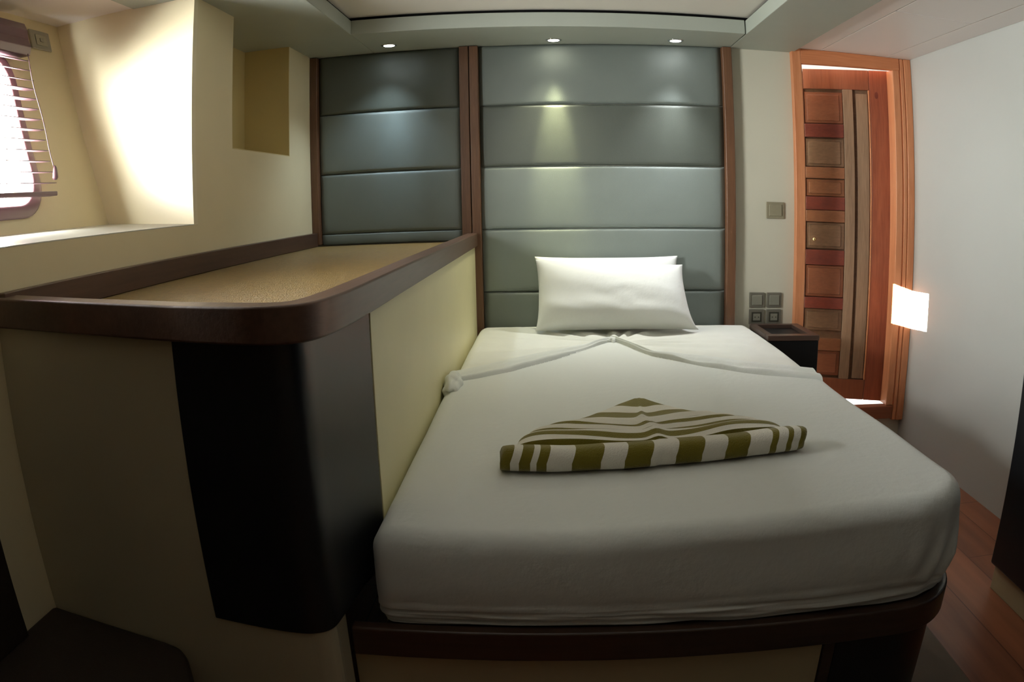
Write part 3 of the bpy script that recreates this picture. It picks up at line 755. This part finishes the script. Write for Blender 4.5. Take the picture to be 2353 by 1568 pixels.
lb('narrow_panel_bead', [(.123, .131, -.002, .020, .3125, 1.8255)], M['doorframe'])
pz = [(1.643, 1.81, 'doorpan1'), (1.416, 1.563, 'doorpan2'), (1.262, 1.352, 'doorlight'), (.99, 1.128, 'doorpan2'), (.740, .905, 'doorpan1'), (.563, .677, 'doorpan2'), (.325, .457, 'doorpan1')]
for z0, z1, m_ in pz: lb('inset_panel', [(.2695, .4765, .009, .026, z0 + .0005, z1 - .0005), (.288, .462, .004, .012, z0 + .014, z1 - .014)], M[m_], .005)
rz = [(1.570, 1.640, 'doorred'), (1.356, 1.414, 'doorlight'), (1.192, 1.260, 'doorred'), (1.130, 1.190, 'doorlight'), (.907, .985, 'doorred'), (.679, .738, 'doorred'), (.459, .524, 'doorlight')]
for z0, z1, m_ in rz: lb('rail', [(.2685, .4775, -.001, .026, z0, z1)], M[m_], .003)
bm = bmesh.new(); kp = HP + DV * .432 + NV * -.016; bmesh.ops.create_uvsphere(bm, u_segments=16, v_segments=10, radius=.010); bmesh.ops.translate(bm, verts=bm.verts, vec=(kp.x, kp.y, 1.040))
for k in range(1): tube(bm, [(kp.x, kp.y, 1.04), tuple(HP + DV * .432 + NV * .012 + Vector((0, 0, 1.04)))], .005, 10)
obj('door_knob', bm, M['brass'], leaf, smooth=True, label='small brass knob')
bm = bmesh.new(); kp = HP + DV * .085
bm2 = bmesh.new()
ring = []
for k in range(20):
    a = 2 * math.pi * k / 20; ring.append((.010 * math.cos(a), .018 * math.sin(a)))
va = []; vb = []
for s, z in ring:
    p = HP + DV * (.085 + s) + NV * -.0012; va.append(bm2.verts.new((p.x, p.y, 1.80 + z)))
    p = HP + DV * (.085 + s) + NV * .002; vb.append(bm2.verts.new((p.x, p.y, 1.80 + z)))
bm2.faces.new(va); bm2.faces.new(vb)
for k in range(20): bm2.faces.new([va[k], va[(k + 1) % 20], vb[(k + 1) % 20], vb[k]])
obj('wood_knot', bm2, M['doorred'], leaf)
bm.free()

# ------------------------------------------------------------------ recessed downlights
def downlight(x, y, z, label, energy, col, target, size=52, blend=1.0, spill=2.0, graze=3.0, gcol=None, lensm=M['lamp']):
    t = thing('downlight', label, 'ceiling light', (x, y, z), 'recessed ceiling downlights')
    obj('trim_ring', lathe(bmesh.new(), x, y, [(.026, z + .001), (.036, z + .001), (.037, z - .002), (.031, z - .0045), (.026, z - .003)], 28), M['chrome'], t, smooth=True)
    obj('lens', lathe(bmesh.new(), x, y, [(.0255, z + .0005), (.0255, z - .0035), (.012, z - .005)], 24), lensm, t, smooth=True)
    if energy:
        add_light('downlight_beam', 'SPOT', (x, y, z - .012), target, energy, col, parent=t, spot_size=R(size), spot_blend=blend, shadow_soft_size=.022)
        add_light('downlight_graze', 'SPOT', (x, y, z - .012), (x, 3.48, 1.46), graze, gcol or col, parent=t, spot_size=R(27), spot_blend=1.0, shadow_soft_size=.02)
        add_light('downlight_spill', 'AREA', (x, y, z - .0075), (x, y, 0), spill, col, parent=t, shape='DISK', size=.045)
downlight(-.725, 3.335, ZS, 'small round downlight in the grey soffit above the left padded section', 20.0, (.72, .88, 1.0), (-.85, 3.22, .8), 100, spill=.15, graze=7.0, gcol=(.6, .82, 1.0))
downlight(.025, 3.385, ZS, 'round downlight in the soffit above the bed, middle of the soffit row', 28, (1.0, .97, .70), (-.08, 2.95, .6), 96, spill=.15, graze=62.0, gcol=(1.0, .97, .58))
downlight(.585, 3.372, ZS, 'round downlight in the soffit above the right end of the headboard', 42, (.95, .98, 1.0), (.50, 3.12, .6), 80, spill=.2, graze=9.0)
downlight(-.555, 2.800, 2.051, 'dim round downlight in the raised white ceiling near the front edge of view', 0, None, None)

# ------------------------------------------------------------------ venetian blind, vent
bl = thing('venetian_blind', 'plum brown venetian blind half lowered over the hull window', 'window blind', (-1.6, 1.25, 1.33))
bm = bmesh.new()
prof = [(.02, 1.915), (.075, 1.915), (.088, 1.885), (.078, 1.855), (.090, 1.825), (.070, 1.797), (.02, 1.797)]
for y, k in ((.58, 0), (1.893, 1)): pass
a = [bm.verts.new((hx(z, o_), .58, z)) for o_, z in prof]; b = [bm.verts.new((hx(z, o_), 1.890 + (.008 if i % 2 else 0), z)) for i, (o_, z) in enumerate(prof)]
bm.faces.new(a); bm.faces.new(b)
for i in range(len(prof)): j = (i + 1) % len(prof); bm.faces.new([a[i], a[j], b[j], b[i]])
obj('valance', bm, M['blind'], bl, bevel=.004)
ns_ = 13
for k in range(ns_):
    z = 1.782 - k * .0345; tilt = .25 if k < 3 else .04
    o0, o1 = .030, .070; y1 = 1.888 - .0016 * k + .004 * ((k * 37) % 5 - 2) * .3
    bm = bmesh.new(); c8 = []
    for zz in (0, .0022):
        for o_, y in ((o0, .60), (o1, .60), (o1, y1), ((o0 + o1) / 2, y1 + .010), (o0, y1)):
            c8.append(bm.verts.new((hx(z, o_), y, z + zz + (o_ - .05) * -tilt)))
    bm.faces.new(c8[:5]); bm.faces.new(c8[5:])
    for i in range(5): j = (i + 1) % 5; bm.faces.new([c8[i], c8[j], c8[5 + j], c8[5 + i]])
    obj('slat', bm, M['blind'], bl)
zb = 1.334; bm = bmesh.new(); bx(bm, hx(zb, .035), hx(zb, .070), .60, 1.862, zb - .006, zb + .008)
obj('bottom_rail', bm, M['blind'], bl, bevel=.003)
bm = bmesh.new(); cp_ = [(hx(z, .078), 1.872 + .004 * math.sin(z * 25), z) for z in [1.80 - .0185 * k for k in range(22)]]
tube(bm, cp_, .0018, 6)
cord_ = obj('pull_cord', bm, M['blind'], bl, smooth=True)
bm = bmesh.new(); z0 = 1.41; lathe(bm, hx(z0, .078), 1.872, [(.002, z0 + .012), (.006, z0 + .005), (.009, z0 - .010), (.010, z0 - .025), (.006, z0 - .032)], 12)
obj('cord_tassel', bm, M['blind'], cord_, smooth=True)
vt = thing('wall_vent', 'small square grey vent plate high on the slanted cream wall beside the blind', 'vent', (-1.72, 2.06, 1.86))
def sl_box(y0, y1, z0, z1, o0, o1):
    bm = bmesh.new(); c8 = [bm.verts.new((hx(z, o_), y, z)) for o_ in (o0, o1) for y, z in ((y0, z0), (y1, z0), (y1, z1), (y0, z1))]
    for q in [(0, 1, 2, 3), (4, 5, 6, 7), (0, 1, 5, 4), (1, 2, 6, 5), (2, 3, 7, 6), (3, 0, 4, 7)]: bm.faces.new([c8[i] for i in q])
    return bm
obj('frame', sl_box(2.004, 2.120, 1.858, 1.932, .001, .010), M['vent'], vt, bevel=.003)
obj('inner_plate', sl_box(2.030, 2.095, 1.874, 1.916, .0101, .0135), M['plateb'], vt, bevel=.002)
obj('button', sl_box(2.052, 2.073, 1.888, 1.902, .0136, .016), M['vent'], vt, bevel=.001)

# ------------------------------------------------------------------ bench in the near left corner, black partition on the right
bn = thing('corner_bench', 'dark brown low bench in the near left corner before the cream cabinet', 'bench', (-.95, .8, 0))
seat = [(-1.149, .25), (-1.149, 1.200), (-.90, 1.161), (-.800, 1.143)] + smoothline([(-.800, 1.143), (-.755, 1.128), (-.725, 1.100), (-.700, 1.060), (-.648, .965)], 4)[1:] + [(-.45, .60), (-.45, .25)]
obj('seat_cushion', prism(bmesh.new(), [(x, y - .002) for x, y in seat], .30, .38), M['bench'], bn, bevel=.012)
obj('bench_base', prism(bmesh.new(), [(-1.149, .27), (-1.149, 1.18), (-.82, 1.12), (-.74, 1.06), (-.50, .62), (-.50, .27)], 0, .2995), M['bench'], bn)
obj('back_board', box(-1.149, -1.122, .25, 1.055, .3805, .92), M['bench'], bn, bevel=.003)
pt = thing('wardrobe', 'tall black wardrobe on a cream plinth standing against the white wall at right', 'wardrobe', (1.65, .8, 0))
obj('side_panel', box(1.458, 1.849, YR + .002, 1.895, .098, 1.985), M['blacklam'], pt, bevel=.008)  # depth towards the camera is unseen, added to soak up bounced light
obj('plinth', box(1.484, 1.849, YR + .004, 1.892, 0, .0975), M['bedcream'], pt, bevel=.002, label='cream plinth')
